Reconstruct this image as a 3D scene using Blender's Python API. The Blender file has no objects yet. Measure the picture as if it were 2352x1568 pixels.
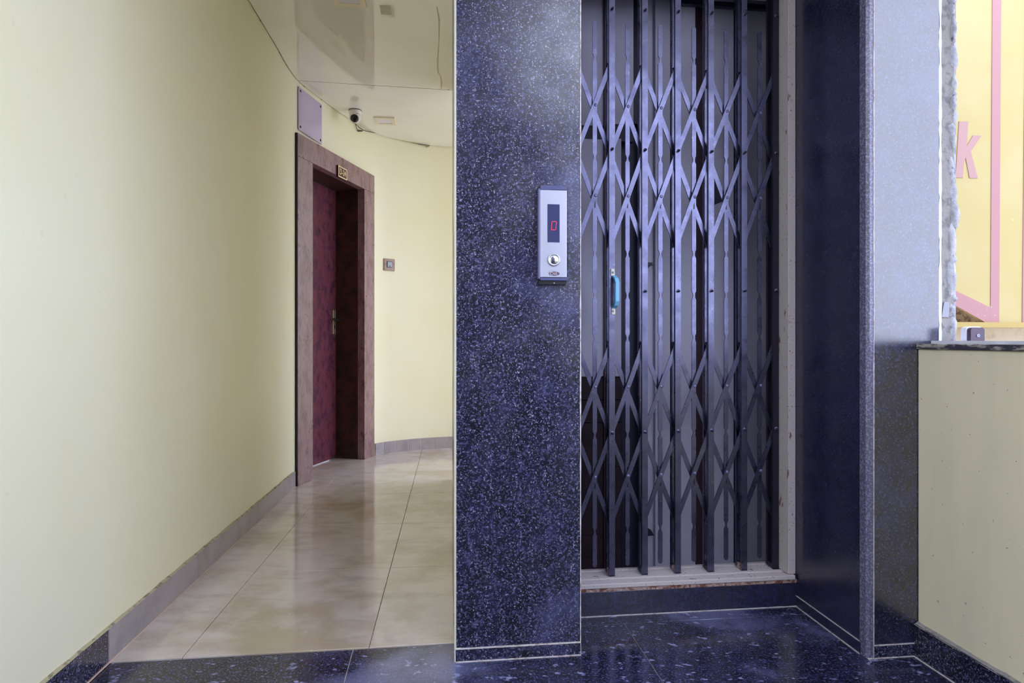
import bpy, bmesh, math, random
from mathutils import Vector, Matrix
random.seed(7)
S = bpy.context.scene
C = S.collection
# ---------------------------------------------------------------- camera, sky, exposure
FPX, CX, HY, H = 1450.0, 1176.0, 780.0, 0.95          # focal length in pixels, principal column, horizon row, eye height
cam_d = bpy.data.cameras.new('camera'); cam = bpy.data.objects.new('camera', cam_d); C.objects.link(cam)
cam.location = (0, 0, H); cam.rotation_euler = (math.pi/2, 0, 0)
cam_d.sensor_width = 36.0; cam_d.lens = 36.0*FPX/2352; cam_d.shift_y = -(784-HY)/2352; cam_d.clip_start = 0.02
S.camera = cam
wd = bpy.data.worlds.new('sky'); S.world = wd; wd.use_nodes = True
bg = wd.node_tree.nodes['Background']; bg.inputs[0].default_value = (0.71, 0.78, 1.0, 1); bg.inputs[1].default_value = 1.0
S.view_settings.view_transform = 'Standard'; S.view_settings.look = 'None'
S.view_settings.exposure = 2.3; S.view_settings.gamma = 1.0
S.view_settings.use_curve_mapping = False
S.cycles.max_bounces = 10; S.cycles.diffuse_bounces = 6; S.cycles.glossy_bounces = 5
S.cycles.use_denoising = True; S.cycles.sample_clamp_indirect = 8

# ---------------------------------------------------------------- frames and rays
class Frame:
    def __init__(s, x, y, ang): s.o = (x, y); s.c = math.cos(ang); s.s = math.sin(ang); s.ang = ang
    def w(s, a, b, z=0.0): return Vector((s.o[0]+a*s.c-b*s.s, s.o[1]+a*s.s+b*s.c, z))
    def loc(s, p): dx, dy = p[0]-s.o[0], p[1]-s.o[1]; return (dx*s.c+dy*s.s, -dx*s.s+dy*s.c)
    def hit(s, px, py, b):                       # ray through a pixel of the photograph meets the plane b = const: (a, z)
        dx, dz = (px-CX)/FPX, (HY-py)/FPX
        k = -dx*s.s + s.c; b0 = s.loc((0, 0))[1]
        t = (b-b0)/k
        return s.loc((t*dx, t))[0], H+t*dz
W0 = Frame(0, 0, 0)
FS = Frame(0, 0, math.radians(6.65))             # lift front: a to the right, b into the depth
FD = Frame(-1.384, 4.08, math.atan2(1.079, 0.2601))   # door: a along the door, b into the recess
FW = Frame(-1.1932, 1.854, math.pi/2+math.atan(0.0955))  # left wall: a along the corridor, -b into the corridor
CEIL = 2.64

# ---------------------------------------------------------------- materials
MATS = {}
def mat(name, base, rough=0.5, spec=0.5, metal=0.0, layers=(), bump=None, emit=None, coat=0.0, rnoise=None, ior=1.5):
    """layers: (scale, detail, lo, hi, colour, amount, stretch) noise masks mixed over the base in world position."""
    if name in MATS: return MATS[name]
    m = bpy.data.materials.new(name); m.use_nodes = True; nt = m.node_tree; N = nt.nodes; L = nt.links
    b = N['Principled BSDF']
    b.inputs['Roughness'].default_value = rough; b.inputs['Metallic'].default_value = metal
    b.inputs['Specular IOR Level'].default_value = spec; b.inputs['Coat Weight'].default_value = coat
    b.inputs['IOR'].default_value = ior
    b.inputs['Coat Roughness'].default_value = 0.08
    geo = N.new('ShaderNodeNewGeometry')
    def noise(scale, detail, stretch, off, kind='noise'):
        mp = N.new('ShaderNodeMapping'); mp.inputs['Scale'].default_value = stretch; mp.inputs['Location'].default_value = (off, off*1.7, off*0.6)
        L.new(geo.outputs['Position'], mp.inputs['Vector'])
        if kind == 'voronoi':
            t = N.new('ShaderNodeTexVoronoi'); t.inputs['Scale'].default_value = scale; L.new(mp.outputs[0], t.inputs['Vector']); return t.outputs['Distance']
        t = N.new('ShaderNodeTexNoise'); t.inputs['Scale'].default_value = scale; t.inputs['Detail'].default_value = detail; t.inputs['Roughness'].default_value = 0.6
        L.new(mp.outputs[0], t.inputs['Vector']); return t.outputs['Fac']
    col = None
    rgb = N.new('ShaderNodeRGB'); rgb.outputs[0].default_value = (*base, 1); col = rgb.outputs[0]
    for i, ly in enumerate(layers):
        scale, detail, lo, hi, c, amt = ly[:6]; stretch = ly[6] if len(ly) > 6 else (1, 1, 1); kind = ly[7] if len(ly) > 7 else 'noise'
        f = noise(scale, detail, stretch, 3.1*i+1, kind)
        mr = N.new('ShaderNodeMapRange'); mr.inputs['From Min'].default_value = lo; mr.inputs['From Max'].default_value = hi
        mr.inputs['To Max'].default_value = amt; mr.interpolation_type = 'SMOOTHSTEP'; L.new(f, mr.inputs['Value'])
        mx = N.new('ShaderNodeMix'); mx.data_type = 'RGBA'; mx.inputs['B'].default_value = (*c, 1)
        L.new(mr.outputs[0], mx.inputs['Factor']); L.new(col, mx.inputs['A']); col = mx.outputs['Result']
    L.new(col, b.inputs['Base Color'])
    if rnoise:
        f = noise(rnoise[0], 4, (1, 1, 1), 9.3)
        mr = N.new('ShaderNodeMapRange'); mr.inputs['From Min'].default_value = 0.3; mr.inputs['From Max'].default_value = 0.7
        mr.inputs['To Min'].default_value = rnoise[1]; mr.inputs['To Max'].default_value = rnoise[2]
        L.new(f, mr.inputs['Value']); L.new(mr.outputs[0], b.inputs['Roughness'])
    if bump:
        f = noise(bump[0], 4, (1, 1, 1), 5.5)
        bp = N.new('ShaderNodeBump'); bp.inputs['Strength'].default_value = bump[1]; bp.inputs['Distance'].default_value = bump[2] if len(bump) > 2 else 0.003
        L.new(f, bp.inputs['Height']); L.new(bp.outputs[0], b.inputs['Normal'])
    if emit:
        b.inputs['Emission Color'].default_value = (*emit[0], 1); b.inputs['Emission Strength'].default_value = emit[1]
    MATS[name] = m; return m
def srgb(r, g, b):
    f = lambda c: (c/255/12.92) if c/255 <= 0.04045 else ((c/255+0.055)/1.055)**2.4
    return (f(r), f(g), f(b))
M_wall = mat('cream_wall_paint', srgb(240, 236, 208), 0.45, 0.4, layers=[(1.6, 3, 0.35, 0.75, srgb(236, 228, 184), 0.5), (26, 4, 0.66, 0.8, srgb(190, 186, 160), 0.3)], bump=(14, 0.10))
M_parapet = mat('parapet_paint', srgb(243, 233, 202), 0.55, 0.4, layers=[(2.2, 3, 0.4, 0.75, srgb(226, 219, 190), 0.6, (3, 3, 0.6)), (60, 2, 0.72, 0.76, srgb(90, 84, 74), 0.6)], bump=(20, 0.1))
M_ceil = mat('glossy_ceiling_laminate', srgb(244, 242, 236), 0.035, 1.0, layers=[(2.0, 3, 0.4, 0.7, srgb(236, 231, 216), 0.5)])
M_gran = mat('dark_speckled_granite', srgb(18, 18, 31), 0.2, 1.0,
             layers=[(18, 4, 0.40, 0.66, srgb(34, 34, 60), 0.9), (120, 3, 0.48, 0.66, srgb(80, 80, 118), 0.85), (200, 2, 0.58, 0.70, srgb(178, 178, 208), 0.75), (3.2, 5, 0.54, 0.74, srgb(104, 108, 164), 0.28)],
             rnoise=(6, 0.10, 0.32))
M_gran_hazy = mat('reflection_hazed_granite', srgb(20, 20, 36), 0.2, 1.0,
             layers=[(18, 4, 0.40, 0.66, srgb(36, 36, 66), 0.9), (120, 3, 0.48, 0.66, srgb(62, 63, 100), 0.7), (200, 2, 0.60, 0.72, srgb(130, 132, 176), 0.45), (4, 5, 0.50, 0.70, srgb(70, 74, 124), 0.35)],
             rnoise=(5, 0.12, 0.26), ior=1.66)  # flecks muted and bluish layer mixed in to imitate reflected haze
M_gran_plain = mat('dark_polished_granite', srgb(28, 28, 50), 0.25, 1.0,
             layers=[(60, 3, 0.42, 0.7, srgb(44, 44, 80), 0.9), (300, 2, 0.52, 0.7, srgb(66, 66, 108), 0.7), (4, 4, 0.5, 0.75, srgb(46, 50, 96), 0.4)], rnoise=(5, 0.16, 0.32))
M_gran_floor = mat('granite_floor', srgb(17, 17, 31), 0.16, 0.9,
             layers=[(40, 4, 0.42, 0.7, srgb(42, 43, 78), 0.9), (150, 3, 0.5, 0.68, srgb(92, 94, 140), 0.8), (34, 3, 0.60, 0.70, srgb(158, 162, 208), 0.75, (0.8, 1.2, 1)), (2.4, 4, 0.50, 0.70, srgb(150, 154, 205), 0.35)],
             rnoise=(5, 0.08, 0.26))
M_tile = mat('beige_vitrified_tile', srgb(204, 193, 190), 0.10, 0.9, layers=[(2.4, 5, 0.40, 0.7, srgb(158, 140, 106), 0.75), (9, 5, 0.48, 0.75, srgb(156, 144, 134), 0.45, (0.6, 1.6, 1)), (70, 2, 0.72, 0.78, srgb(230, 226, 222), 0.5)], rnoise=(4, 0.05, 0.16))
M_skirt = mat('grey_skirting_tile', srgb(166, 156, 160), 0.3, 0.5, layers=[(8, 4, 0.4, 0.7, srgb(140, 132, 140), 0.7)])
M_grout = mat('pale_grout', srgb(205, 198, 200), 0.8, layers=[(60, 3, 0.45, 0.7, srgb(150, 130, 120), 0.8)])
M_grout_d = mat('dark_joint', srgb(60, 52, 46), 0.9)
M_lam = mat('walnut_laminate', srgb(146, 112, 116), 0.30, 0.9, layers=[(16, 5, 0.42, 0.7, srgb(104, 66, 68), 0.85, (1, 1, 0.45)), (70, 4, 0.48, 0.72, srgb(62, 42, 62), 0.6, (1, 1, 0.3)), (120, 2, 0.6, 0.75, srgb(150, 116, 118), 0.5, (1, 1, 0.3))], rnoise=(12, 0.24, 0.42))
M_leaf = mat('dark_red_laminate', srgb(106, 54, 66), 0.26, 0.7, layers=[(18, 6, 0.40, 0.70, srgb(58, 32, 56), 0.85, (1, 1, 0.7)), (110, 4, 0.5, 0.72, srgb(120, 62, 84), 0.6, (1, 1, 0.4))])
M_jamb = mat('shaded_jamb_laminate', srgb(70, 40, 34), 0.5, 0.4, layers=[(10, 5, 0.42, 0.66, srgb(40, 24, 22), 0.9)])  # frame laminate darkened, with the shade of the recess in its colour
M_brass = mat('satin_steel', srgb(200, 184, 150), 0.35, 0.5, 0.8)
M_black = mat('black_plastic', srgb(16, 16, 18), 0.35)
M_lens = mat('black_lens', (0.002, 0.002, 0.003), 0.08, 0.5)
M_white = mat('white_plastic', srgb(232, 230, 224), 0.35)
M_cream_pl = mat('cream_plastic_frame', srgb(236, 226, 204), 0.4)
M_diff = mat('light_diffuser', srgb(232, 228, 240), 0.3)
M_plate = mat('lilac_sheet_metal', srgb(198, 184, 214), 0.22, 0.6, 0.15, layers=[(4, 3, 0.4, 0.7, srgb(180, 166, 200), 0.6)])
M_screw = mat('dark_screw', srgb(36, 32, 34), 0.4, 0.5, 0.5)
M_switch = mat('wood_look_switch_plate', srgb(166, 140, 128), 0.4, layers=[(40, 3, 0.4, 0.7, srgb(128, 92, 84), 0.8, (0.3, 0.3, 2))])
M_rocker = mat('grey_rocker', srgb(160, 162, 186), 0.3)
M_steel = mat('brushed_steel_face', srgb(198, 198, 212), 0.32, 0.5, 0.55, layers=[(5, 4, 0.4, 0.7, srgb(186, 187, 202), 0.6)])
M_chrome = mat('chrome', srgb(220, 220, 228), 0.06, 0.5, 1.0)
M_panelcap = mat('slate_plastic_cap', srgb(84, 86, 130), 0.3, 0.5)
M_display = mat('dark_display', srgb(64, 68, 106), 0.12, 0.6)  # reflections on the display are mixed into this lighter base
M_led = mat('red_led', (0.35, 0.02, 0.05), 0.5, emit=((1.0, 0.03, 0.08), 0.22))
M_logo = mat('brown_badge', srgb(100, 76, 92), 0.4)
M_gate = mat('gate_grey_paint', srgb(104, 104, 130), 0.26, 0.6, 0.9, layers=[(14, 4, 0.45, 0.7, srgb(82, 82, 108), 0.7), (260, 2, 0.70, 0.74, srgb(190, 190, 206), 0.8)], rnoise=(20, 0.22, 0.4))
M_gate_d = mat('gate_dark_steel', srgb(44, 40, 56), 0.4, 0.5, 0.3)
M_rust = mat('rusty_cream_paint', srgb(206, 196, 196), 0.55, 0.4, layers=[(30, 4, 0.645, 0.70, srgb(110, 58, 40), 0.9, (1, 1, 0.4)), (120, 3, 0.62, 0.7, srgb(120, 90, 84), 0.8)], bump=(90, 0.2, 0.002))
M_rust2 = mat('rust_band', srgb(178, 150, 142), 0.7, 0.3, layers=[(60, 4, 0.45, 0.6, srgb(112, 56, 38), 0.9), (90, 3, 0.58, 0.66, srgb(214, 204, 200), 0.9)])
M_blue = mat('sky_blue_plastic', srgb(126, 196, 236), 0.35)
M_bracket = mat('cream_metal_lug', srgb(230, 226, 206), 0.4)
M_car = mat('grey_lilac_car_panel', srgb(206, 203, 222), 0.45, 0.4, layers=[(3, 4, 0.4, 0.7, srgb(190, 187, 208), 0.6), (150, 2, 0.7, 0.74, srgb(90, 90, 110), 0.6)])
M_car_d = mat('dark_car_channel', srgb(44, 42, 66), 0.45, 0.4)
M_car_b = mat('maroon_car_channel', srgb(66, 44, 54), 0.45, 0.4)
M_course = mat('dark_brown_course', srgb(58, 42, 50), 0.6, 0.3, layers=[(14, 4, 0.42, 0.7, srgb(40, 32, 40), 0.8)])
M_mortar = mat('rough_white_mortar', srgb(178, 178, 184), 0.85, 0.2, layers=[(22, 5, 0.42, 0.64, srgb(142, 142, 150), 0.8), (40, 4, 0.58, 0.70, srgb(70, 74, 96), 0.8)], bump=(45, 0.7, 0.01))  # blue-dark patches stand in for shadows among the mortar lumps
M_cement = mat('bare_cement', srgb(150, 146, 144), 0.9, 0.2, layers=[(40, 5, 0.45, 0.65, srgb(112, 110, 110), 0.8)], bump=(70, 0.7, 0.006))
M_paintwhite = mat('white_paint', srgb(210, 212, 222), 0.6)
M_tape = mat('grey_tape', srgb(150, 150, 162), 0.5)
M_slab = mat('dark_sill_slab', srgb(64, 62, 76), 0.4, 0.5, layers=[(24, 4, 0.50, 0.6, srgb(190, 184, 172), 0.85, (0.5, 0.5, 2))])
M_alu = mat('white_aluminium', srgb(236, 238, 248), 0.4, 0.5, 0.1)
M_brk = mat('plum_bracket', srgb(74, 56, 74), 0.35)
M_yellow = mat('yellow_flex_sheet', srgb(176, 160, 104), 0.5, 0.3, layers=[(2, 3, 0.4, 0.7, srgb(180, 166, 118), 0.8), (40, 2, 0.72, 0.76, srgb(190, 182, 150), 0.6)])
M_mauve = mat('mauve_stripe_tone', srgb(166, 122, 124), 0.5, 0.3, layers=[(70, 3, 0.66, 0.72, srgb(184, 166, 172), 0.8)])
M_kink = mat('mauve_letter', srgb(168, 132, 128), 0.5, 0.3)
M_ybar = mat('yellow_bar', srgb(170, 148, 86), 0.5, 0.3)
M_outwall = mat('pale_compound_wall', srgb(206, 196, 182), 0.9, 0.2, layers=[(12, 5, 0.45, 0.7, srgb(176, 150, 120), 0.8)], bump=(30, 0.4))
M_gravel = mat('brown_gravel', srgb(150, 130, 116), 0.9, 0.2, layers=[(30, 4, 0.45, 0.6, srgb(96, 78, 70), 0.9)], bump=(40, 0.8, 0.02))
M_ground = mat('outdoor_ground', srgb(190, 182, 170), 0.9, 0.2, layers=[(5, 5, 0.4, 0.7, srgb(150, 140, 126), 0.8)])
M_conc = mat('shaft_concrete', srgb(120, 118, 130), 0.8, 0.3, layers=[(4, 4, 0.4, 0.7, srgb(96, 94, 108), 0.8)])
M_signb = mat('dark_brown_sign', srgb(40, 20, 16), 0.35)
M_gold = mat('pale_gold_letters', srgb(246, 212, 170), 0.4, 0.5)
M_cable_d = mat('black_cable', srgb(40, 34, 32), 0.5)
M_cable_b = mat('cream_cable', srgb(190, 180, 140), 0.5)

# ---------------------------------------------------------------- builders
def rootof(o):
    while o.parent: o = o.parent
    return o
def put(name, verts, faces, m, parent=None, smooth=False, base=None):
    """One mesh object from world vertices; a child's vertices are kept relative to its thing's base."""
    if parent is not None: off = rootof(parent).location.copy()
    else:
        xs = [v[0] for v in verts]; ys = [v[1] for v in verts]; zs = [v[2] for v in verts]
        off = Vector(((min(xs)+max(xs))/2, (min(ys)+max(ys))/2, min(zs))) if base is None else Vector(base)
    me = bpy.data.meshes.new(name); me.from_pydata([tuple(Vector(v)-off) for v in verts], [], faces)
    bm = bmesh.new(); bm.from_mesh(me); bmesh.ops.recalc_face_normals(bm, faces=bm.faces); bm.to_mesh(me); bm.free()
    me.materials.append(m)
    if smooth:
        for p in me.polygons: p.use_smooth = True
    o = bpy.data.objects.new(name, me); C.objects.link(o)
    if parent is not None: o.parent = parent
    else: o.location = off
    return o
def bevel(o, w, seg=2):
    md = o.modifiers.new('bevel', 'BEVEL'); md.width = w; md.segments = seg; md.limit_method = 'ANGLE'; return o
BOXF = [(0,1,2,3),(7,6,5,4),(0,4,5,1),(1,5,6,2),(2,6,7,3),(3,7,4,0)]
def boxv(F, a0, a1, b0, b1, z0, z1):
    return [F.w(a0,b0,z0),F.w(a1,b0,z0),F.w(a1,b1,z0),F.w(a0,b1,z0),F.w(a0,b0,z1),F.w(a1,b0,z1),F.w(a1,b1,z1),F.w(a0,b1,z1)]
def box(name, F, a0, a1, b0, b1, z0, z1, m, parent=None, bv=0):
    o = put(name, boxv(F, a0, a1, b0, b1, z0, z1), BOXF, m, parent)
    if bv: bevel(o, bv)
    return o
class MB:
    def __init__(s): s.v = []; s.f = []
    def add(s, v, f): n = len(s.v); s.v += list(v); s.f += [tuple(i+n for i in q) for q in f]; return s
    def box(s, F, *a): return s.add(boxv(F, *a), BOXF)
    def prism(s, pts_lo, pts_hi):
        n = len(pts_lo)
        f = [tuple(range(n)), tuple(range(2*n-1, n-1, -1))]+[(i, (i+1) % n, n+(i+1) % n, n+i) for i in range(n)]
        return s.add(list(pts_lo)+list(pts_hi), f)
    def build(s, name, m, parent=None, smooth=False, base=None): return put(name, s.v, s.f, m, parent, smooth, base)
def prism_xy(name, pts, z0, z1, m, parent=None):
    return MB().prism([Vector((x, y, z0)) for x, y in pts], [Vector((x, y, z1)) for x, y in pts]).build(name, m, parent)
def plate(name, F, pts, b0, b1, m, parent=None, bv=0):
    """Outline (a, z) in the plane of a frame, extruded from b0 to b1."""
    o = MB().prism([F.w(a, b0, z) for a, z in pts], [F.w(a, b1, z) for a, z in pts]).build(name, m, parent)
    if bv: bevel(o, bv)
    return o
def disc_pts(a, z, ra, rz=None, n=20): return [(a+ra*math.cos(2*math.pi*i/n), z+(rz or ra)*math.sin(2*math.pi*i/n)) for i in range(n)]
def tube(name, pts, r, m, parent=None, n=7):
    pts = [Vector(p) for p in pts]; mb = MB(); rings = []
    for i, p in enumerate(pts):
        t = (pts[min(i+1, len(pts)-1)]-pts[max(i-1, 0)]).normalized()
        s1 = t.cross(Vector((0, 0, 1)) if abs(t.z) < 0.9 else Vector((1, 0, 0))).normalized(); s2 = t.cross(s1)
        rings.append([p+r*(math.cos(2*math.pi*k/n)*s1+math.sin(2*math.pi*k/n)*s2) for k in range(n)])
    v = [q for rg in rings for q in rg]; f = []
    for i in range(len(rings)-1):
        for k in range(n): f.append((i*n+k, i*n+(k+1) % n, (i+1)*n+(k+1) % n, (i+1)*n+k))
    f.append(tuple(range(n))); f.append(tuple(range((len(rings)-1)*n, len(rings)*n)))
    return mb.add(v, f).build(name, m, parent, True)
def lathe(name, centre, axis, prof, m, parent=None, n=24):
    """prof: (radius, distance along axis)."""
    ax = Vector(axis).normalized(); s1 = ax.cross(Vector((0, 0, 1)) if abs(ax.z) < 0.9 else Vector((1, 0, 0))).normalized(); s2 = ax.cross(s1)
    v = []; f = []
    for r, d in prof:
        for k in range(n): v.append(Vector(centre)+ax*d+max(r, 1e-5)*(math.cos(2*math.pi*k/n)*s1+math.sin(2*math.pi*k/n)*s2))
    for i in range(len(prof)-1):
        for k in range(n): f.append((i*n+k, i*n+(k+1) % n, (i+1)*n+(k+1) % n, (i+1)*n+k))
    f.append(tuple(range(n))); f.append(tuple(range((len(prof)-1)*n, len(prof)*n)))
    return put(name, v, f, m, parent, True)
def thing(name, loc, label, cat, group=None):
    o = bpy.data.objects.new(name, None); C.objects.link(o); o.location = loc; o.empty_display_size = 0.1
    o['label'] = label; o['category'] = cat
    if group: o['group'] = group
    return o
def setting(name, loc=(0, 0, 0)):
    o = bpy.data.objects.new(name, None); C.objects.link(o); o.location = loc; o.empty_display_size = 0.1; o['kind'] = 'structure'; return o
def struct(o): o['kind'] = 'structure'; return o
def tag(o, label, cat, group=None):
    o['label'] = label; o['category'] = cat
    if group: o['group'] = group
    return o
def instance(src, parent, world_loc, name=None):
    o = bpy.data.objects.new(name or src.name.split('.')[0], src.data); C.objects.link(o); o.parent = parent
    o.location = Vector(world_loc)-rootof(parent).location; return o
def text_mesh(body, size, extrude, weight=0.0):
    cu = bpy.data.curves.new('lettering', 'FONT'); cu.body = body; cu.size = size; cu.extrude = extrude; cu.offset = weight; cu.align_x = 'CENTER'; cu.align_y = 'CENTER'
    o = bpy.data.objects.new('lettering', cu); C.objects.link(o); bpy.context.view_layer.update()
    me = bpy.data.meshes.new_from_object(o.evaluated_get(bpy.context.evaluated_depsgraph_get()))
    vs = [v.co.copy() for v in me.vertices]; fs = [tuple(p.vertices) for p in me.polygons]
    bpy.data.objects.remove(o); bpy.data.curves.remove(cu); bpy.data.meshes.remove(me); return vs, fs

# ---------------------------------------------------------------- walls: plan of the left wall and the curved end wall
def catmull(P, n=22):
    out = []
    for i in range(len(P)-1):
        p0, p1, p2, p3 = [Vector(P[max(0, min(len(P)-1, i+k))]) for k in (-1, 0, 1, 2)]
        for j in range(n):
            t = j/n
            out.append(0.5*((2*p1)+(p2-p0)*t+(2*p0-5*p1+4*p2-p3)*t*t+(3*p1-p0-3*p2+p3)*t**3))
    out.append(Vector(P[-1])); return out
ctrl = [(-1.365, 3.65), (-1.402, 4.08), (-1.345, 4.445), (-1.246, 4.86), (-1.126, 5.172), (-0.965, 5.342), (-0.733, 5.485), (-0.509, 5.552), (-0.25, 5.575), (0.15, 5.585), (0.7, 5.60)]
CURVE = catmull(ctrl)
def wx(y): return -1.1932-0.0955*(y-1.854)
LEFT = [Vector((wx(-2.4), -2.4)), Vector((wx(1.0), 1.0)), Vector((wx(2.6), 2.6))]
PLAN = LEFT+CURVE
def offset(P, d):
    out = []
    for i, p in enumerate(P):
        t = (P[min(i+1, len(P)-1)]-P[max(i-1, 0)]).normalized(); out.append(p+d*Vector((-t.y, t.x)))
    return out
def wall_strip(name, P, z0, z1, m, th=0.14):
    Q = offset(P, th); n = len(P); v = []; f = []
    for z in (z0, z1):
        v += [(p.x, p.y, z) for p in P]+[(q.x, q.y, z) for q in Q]
    k = 2*n
    for i in range(n-1):
        f += [(i, i+1, k+i+1, k+i), (n+i+1, n+i, k+n+i, k+n+i+1), (k+i, k+i+1, k+n+i+1, k+n+i), (i+1, i, n+i, n+i+1)]
    f += [(0, k, k+n, n), (n-1, 2*n-1, k+2*n-1, k+n-1)]
    o = put(name, v, f, m); return struct(o)
def wall_at_y(y):
    for a, b in zip(PLAN, PLAN[1:]):
        if a.y <= y <= b.y and b.y > a.y: return a+(b-a)*((y-a.y)/(b.y-a.y))
def wall_hit(px, py, off=0.0):
    dx = (px-CX)/FPX
    for a, b in zip(PLAN, PLAN[1:]):
        d = b-a; den = dx*d.y-d.x            # (a+s d).x = dx*(a+s d).y
        if abs(den) < 1e-9: continue
        s = (a.x-dx*a.y)/den
        if -1e-6 <= s <= 1+1e-6 and (a+d*s).y > 0.5:
            p = a+d*s; t = p.y; nrm = Vector((d.y, -d.x)).normalized()
            return Vector((p.x+nrm.x*off, p.y+nrm.y*off, H+t*(HY-py)/FPX)), d.normalized()
pL = wall_at_y(4.10); pR = wall_at_y(5.148)
seg1 = [p for p in PLAN if p.y < 4.10]+[pL]
seg2 = [pL]+[p for p in PLAN if 4.10 < p.y < 5.148]+[pR]
seg3 = [pR]+[p for p in CURVE if p.y > 5.148]
wall_strip('wall_left', seg1, -0.05, CEIL+0.05, M_wall)
o = wall_strip('wall_over_door', seg2, 2.26, CEIL+0.05, M_wall)
wall_strip('wall_back', seg3, -0.05, CEIL+0.05, M_wall)

# lift shaft: cream side wall, back and right side
A = FS.w(0.0465, 1.8685); Bc = Vector((-0.400, 4.28, 0)); d = (Bc-A); d.z = 0; nr = Vector((d.y, -d.x, 0)).normalized()
struct(prism_xy('wall_shaft_left', [(A.x, A.y), (Bc.x, Bc.y), (Bc.x+nr.x*0.1, Bc.y+nr.y*0.1), (A.x+nr.x*0.02, A.y+nr.y*0.02+0.0)], 0, CEIL+0.02, M_wall))
struct(prism_xy('wall_shaft_back', [(-0.40, 4.28), (1.25, 3.95), (1.24, 3.85), (-0.30, 4.16)], 0, CEIL+0.02, M_wall))  # unseen; angled to widen the daylight opening behind the shaft
struct(box('wall_shaft_right', FS, 1.42, 1.57, 2.29, 3.75, 0, CEIL+0.02, M_conc))
struct(box('wall_above_lift', FS, 0.40, 1.30, 2.12, 2.30, 2.24, CEIL+0.02, M_gran_plain))

# granite pillar left of the lift
pil = setting('wall_pillar_left', FS.w(0.238, 1.868, 0))
box('granite_cladding', FS, 0.0511, 0.4255, 1.868, 2.34, 0.040, CEIL+0.02, M_gran, pil, 0.002)
box('skirting', FS, 0.0505, 0.4262, 1.866, 2.12, 0.0, 0.0365, M_gran, pil, 0.001)
def wobbly(name, F, a0, a1, b, z, m, parent, th=0.0035, n=36, pr=0.002):
    mb = MB(); lo = []; hi = []
    for i in range(n+1):
        a = a0+(a1-a0)*i/n; k = th*(0.5+0.6*random.random())
        lo.append(F.w(a, b-pr, z-k*0.5)); hi.append(F.w(a, b-pr, z+k*0.5))
    lo2 = [F.w(a0+(a1-a0)*i/n, b+0.004, z-th*0.5) for i in range(n+1)]; hi2 = [F.w(a0+(a1-a0)*i/n, b+0.004, z+th*0.5) for i in range(n+1)]
    v = lo+hi+hi2+lo2; k = n+1; f = []
    for i in range(n): f += [(i, i+1, k+i+1, k+i), (k+i, k+i+1, 2*k+i+1, 2*k+i), (3*k+i+1, 3*k+i, i, i+1)]
    return put(name, v, f, m, parent)
wobbly('grout_line', FS, 0.0505, 0.4262, 1.866, 0.0385, M_grout, pil)
wobbly('grout_line', FS, 0.0505, 0.4262, 1.864, 0.001, M_grout, pil, 0.003)
def vwobbly(name, F, a, b, z0, z1, m, parent, th=0.0045, n=60, pr=0.0015):
    mb = []; f = []
    for i in range(n+1):
        z = z0+(z1-z0)*i/n; k = th*(0.45+0.7*random.random())
        mb += [F.w(a-k*0.6, b-pr, z), F.w(a+k*0.4, b-pr, z), F.w(a+k*0.4, b+0.004, z), F.w(a-k*0.6, b+0.004, z)]
    for i in range(n):
        for j in range(4): f.append((4*i+j, 4*i+(j+1) % 4, 4*i+4+(j+1) % 4, 4*i+4+j))
    return put(name, mb, f, m, parent)
vwobbly('pointed_edge', FS, 0.4262, 1.868, 0.0, CEIL, M_grout, pil, 0.0042)
vwobbly('plaster_edge', FS, 0.0498, 1.868, 0.0, CEIL, M_paintwhite, pil, 0.0018)

# pillar right of the lift
pr_ = setting('wall_pillar_right', FS.w(1.40, 1.745, 0))
box('pier_core', FS, 1.292, 1.57, 2.02, 2.29, 0.0, CEIL+0.02, M_conc, pr_)
box('reveal_cladding', FS, 1.268, 1.292, 1.772, 2.15, 0.040, CEIL+0.02, M_gran_plain, pr_, 0.001)
box('front_cladding', FS, 1.287, 1.5025, 1.745, 2.02, 0.040, CEIL+0.02, M_gran_hazy, pr_, 0.001)
MB().prism([FS.w(a, b, 0.0) for a, b in ((1.2665, 1.776), (1.2685, 1.752), (1.276, 1.7445), (1.288, 1.7445), (1.288, 1.776))],
           [FS.w(a, b, CEIL+0.02) for a, b in ((1.2665, 1.776), (1.2685, 1.752), (1.276, 1.7445), (1.288, 1.7445), (1.288, 1.776))]).build('polished_edge_strip', mat('pale_granite_edge', srgb(92, 90, 116), 0.22, 0.6, layers=[(160, 3, 0.45, 0.65, srgb(150, 148, 178), 0.7)]), pr_)
box('skirting', FS, 1.266, 1.290, 1.772, 2.118, 0.0, 0.0365, M_gran_plain, pr_, 0.001)
box('skirting', FS, 1.288, 1.372, 1.743, 1.78, 0.0, 0.0365, M_gran, pr_, 0.001)
box('skirting', FS, 1.3735, 1.44, 1.743, 1.78, 0.0, 0.0365, M_gran, pr_, 0.001)
wobbly('grout_line', FS, 1.288, 1.432, 1.744, 0.0385, M_grout, pr_, 0.003)
wobbly('grout_line', FS, 1.268, 1.432, 1.742, 0.001, M_grout, pr_, 0.003)
vwobbly('grout_line', FS, 1.289, 1.7445, 0.0, CEIL, M_grout, pr_, 0.003)
Frev = Frame(FS.w(1.268, 1.772).x, FS.w(1.268, 1.772).y, FS.ang+math.pi/2)     # a along the reveal depth, b towards the lift
mb = MB(); mb.box(FS, 1.2645, 1.268, 1.775, 2.118, 0.0370, 0.0392); mb.box(FS, 1.2630, 1.268, 1.775, 2.118, -0.001, 0.0022); mb.build('grout_line', M_grout, pr_)

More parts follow.
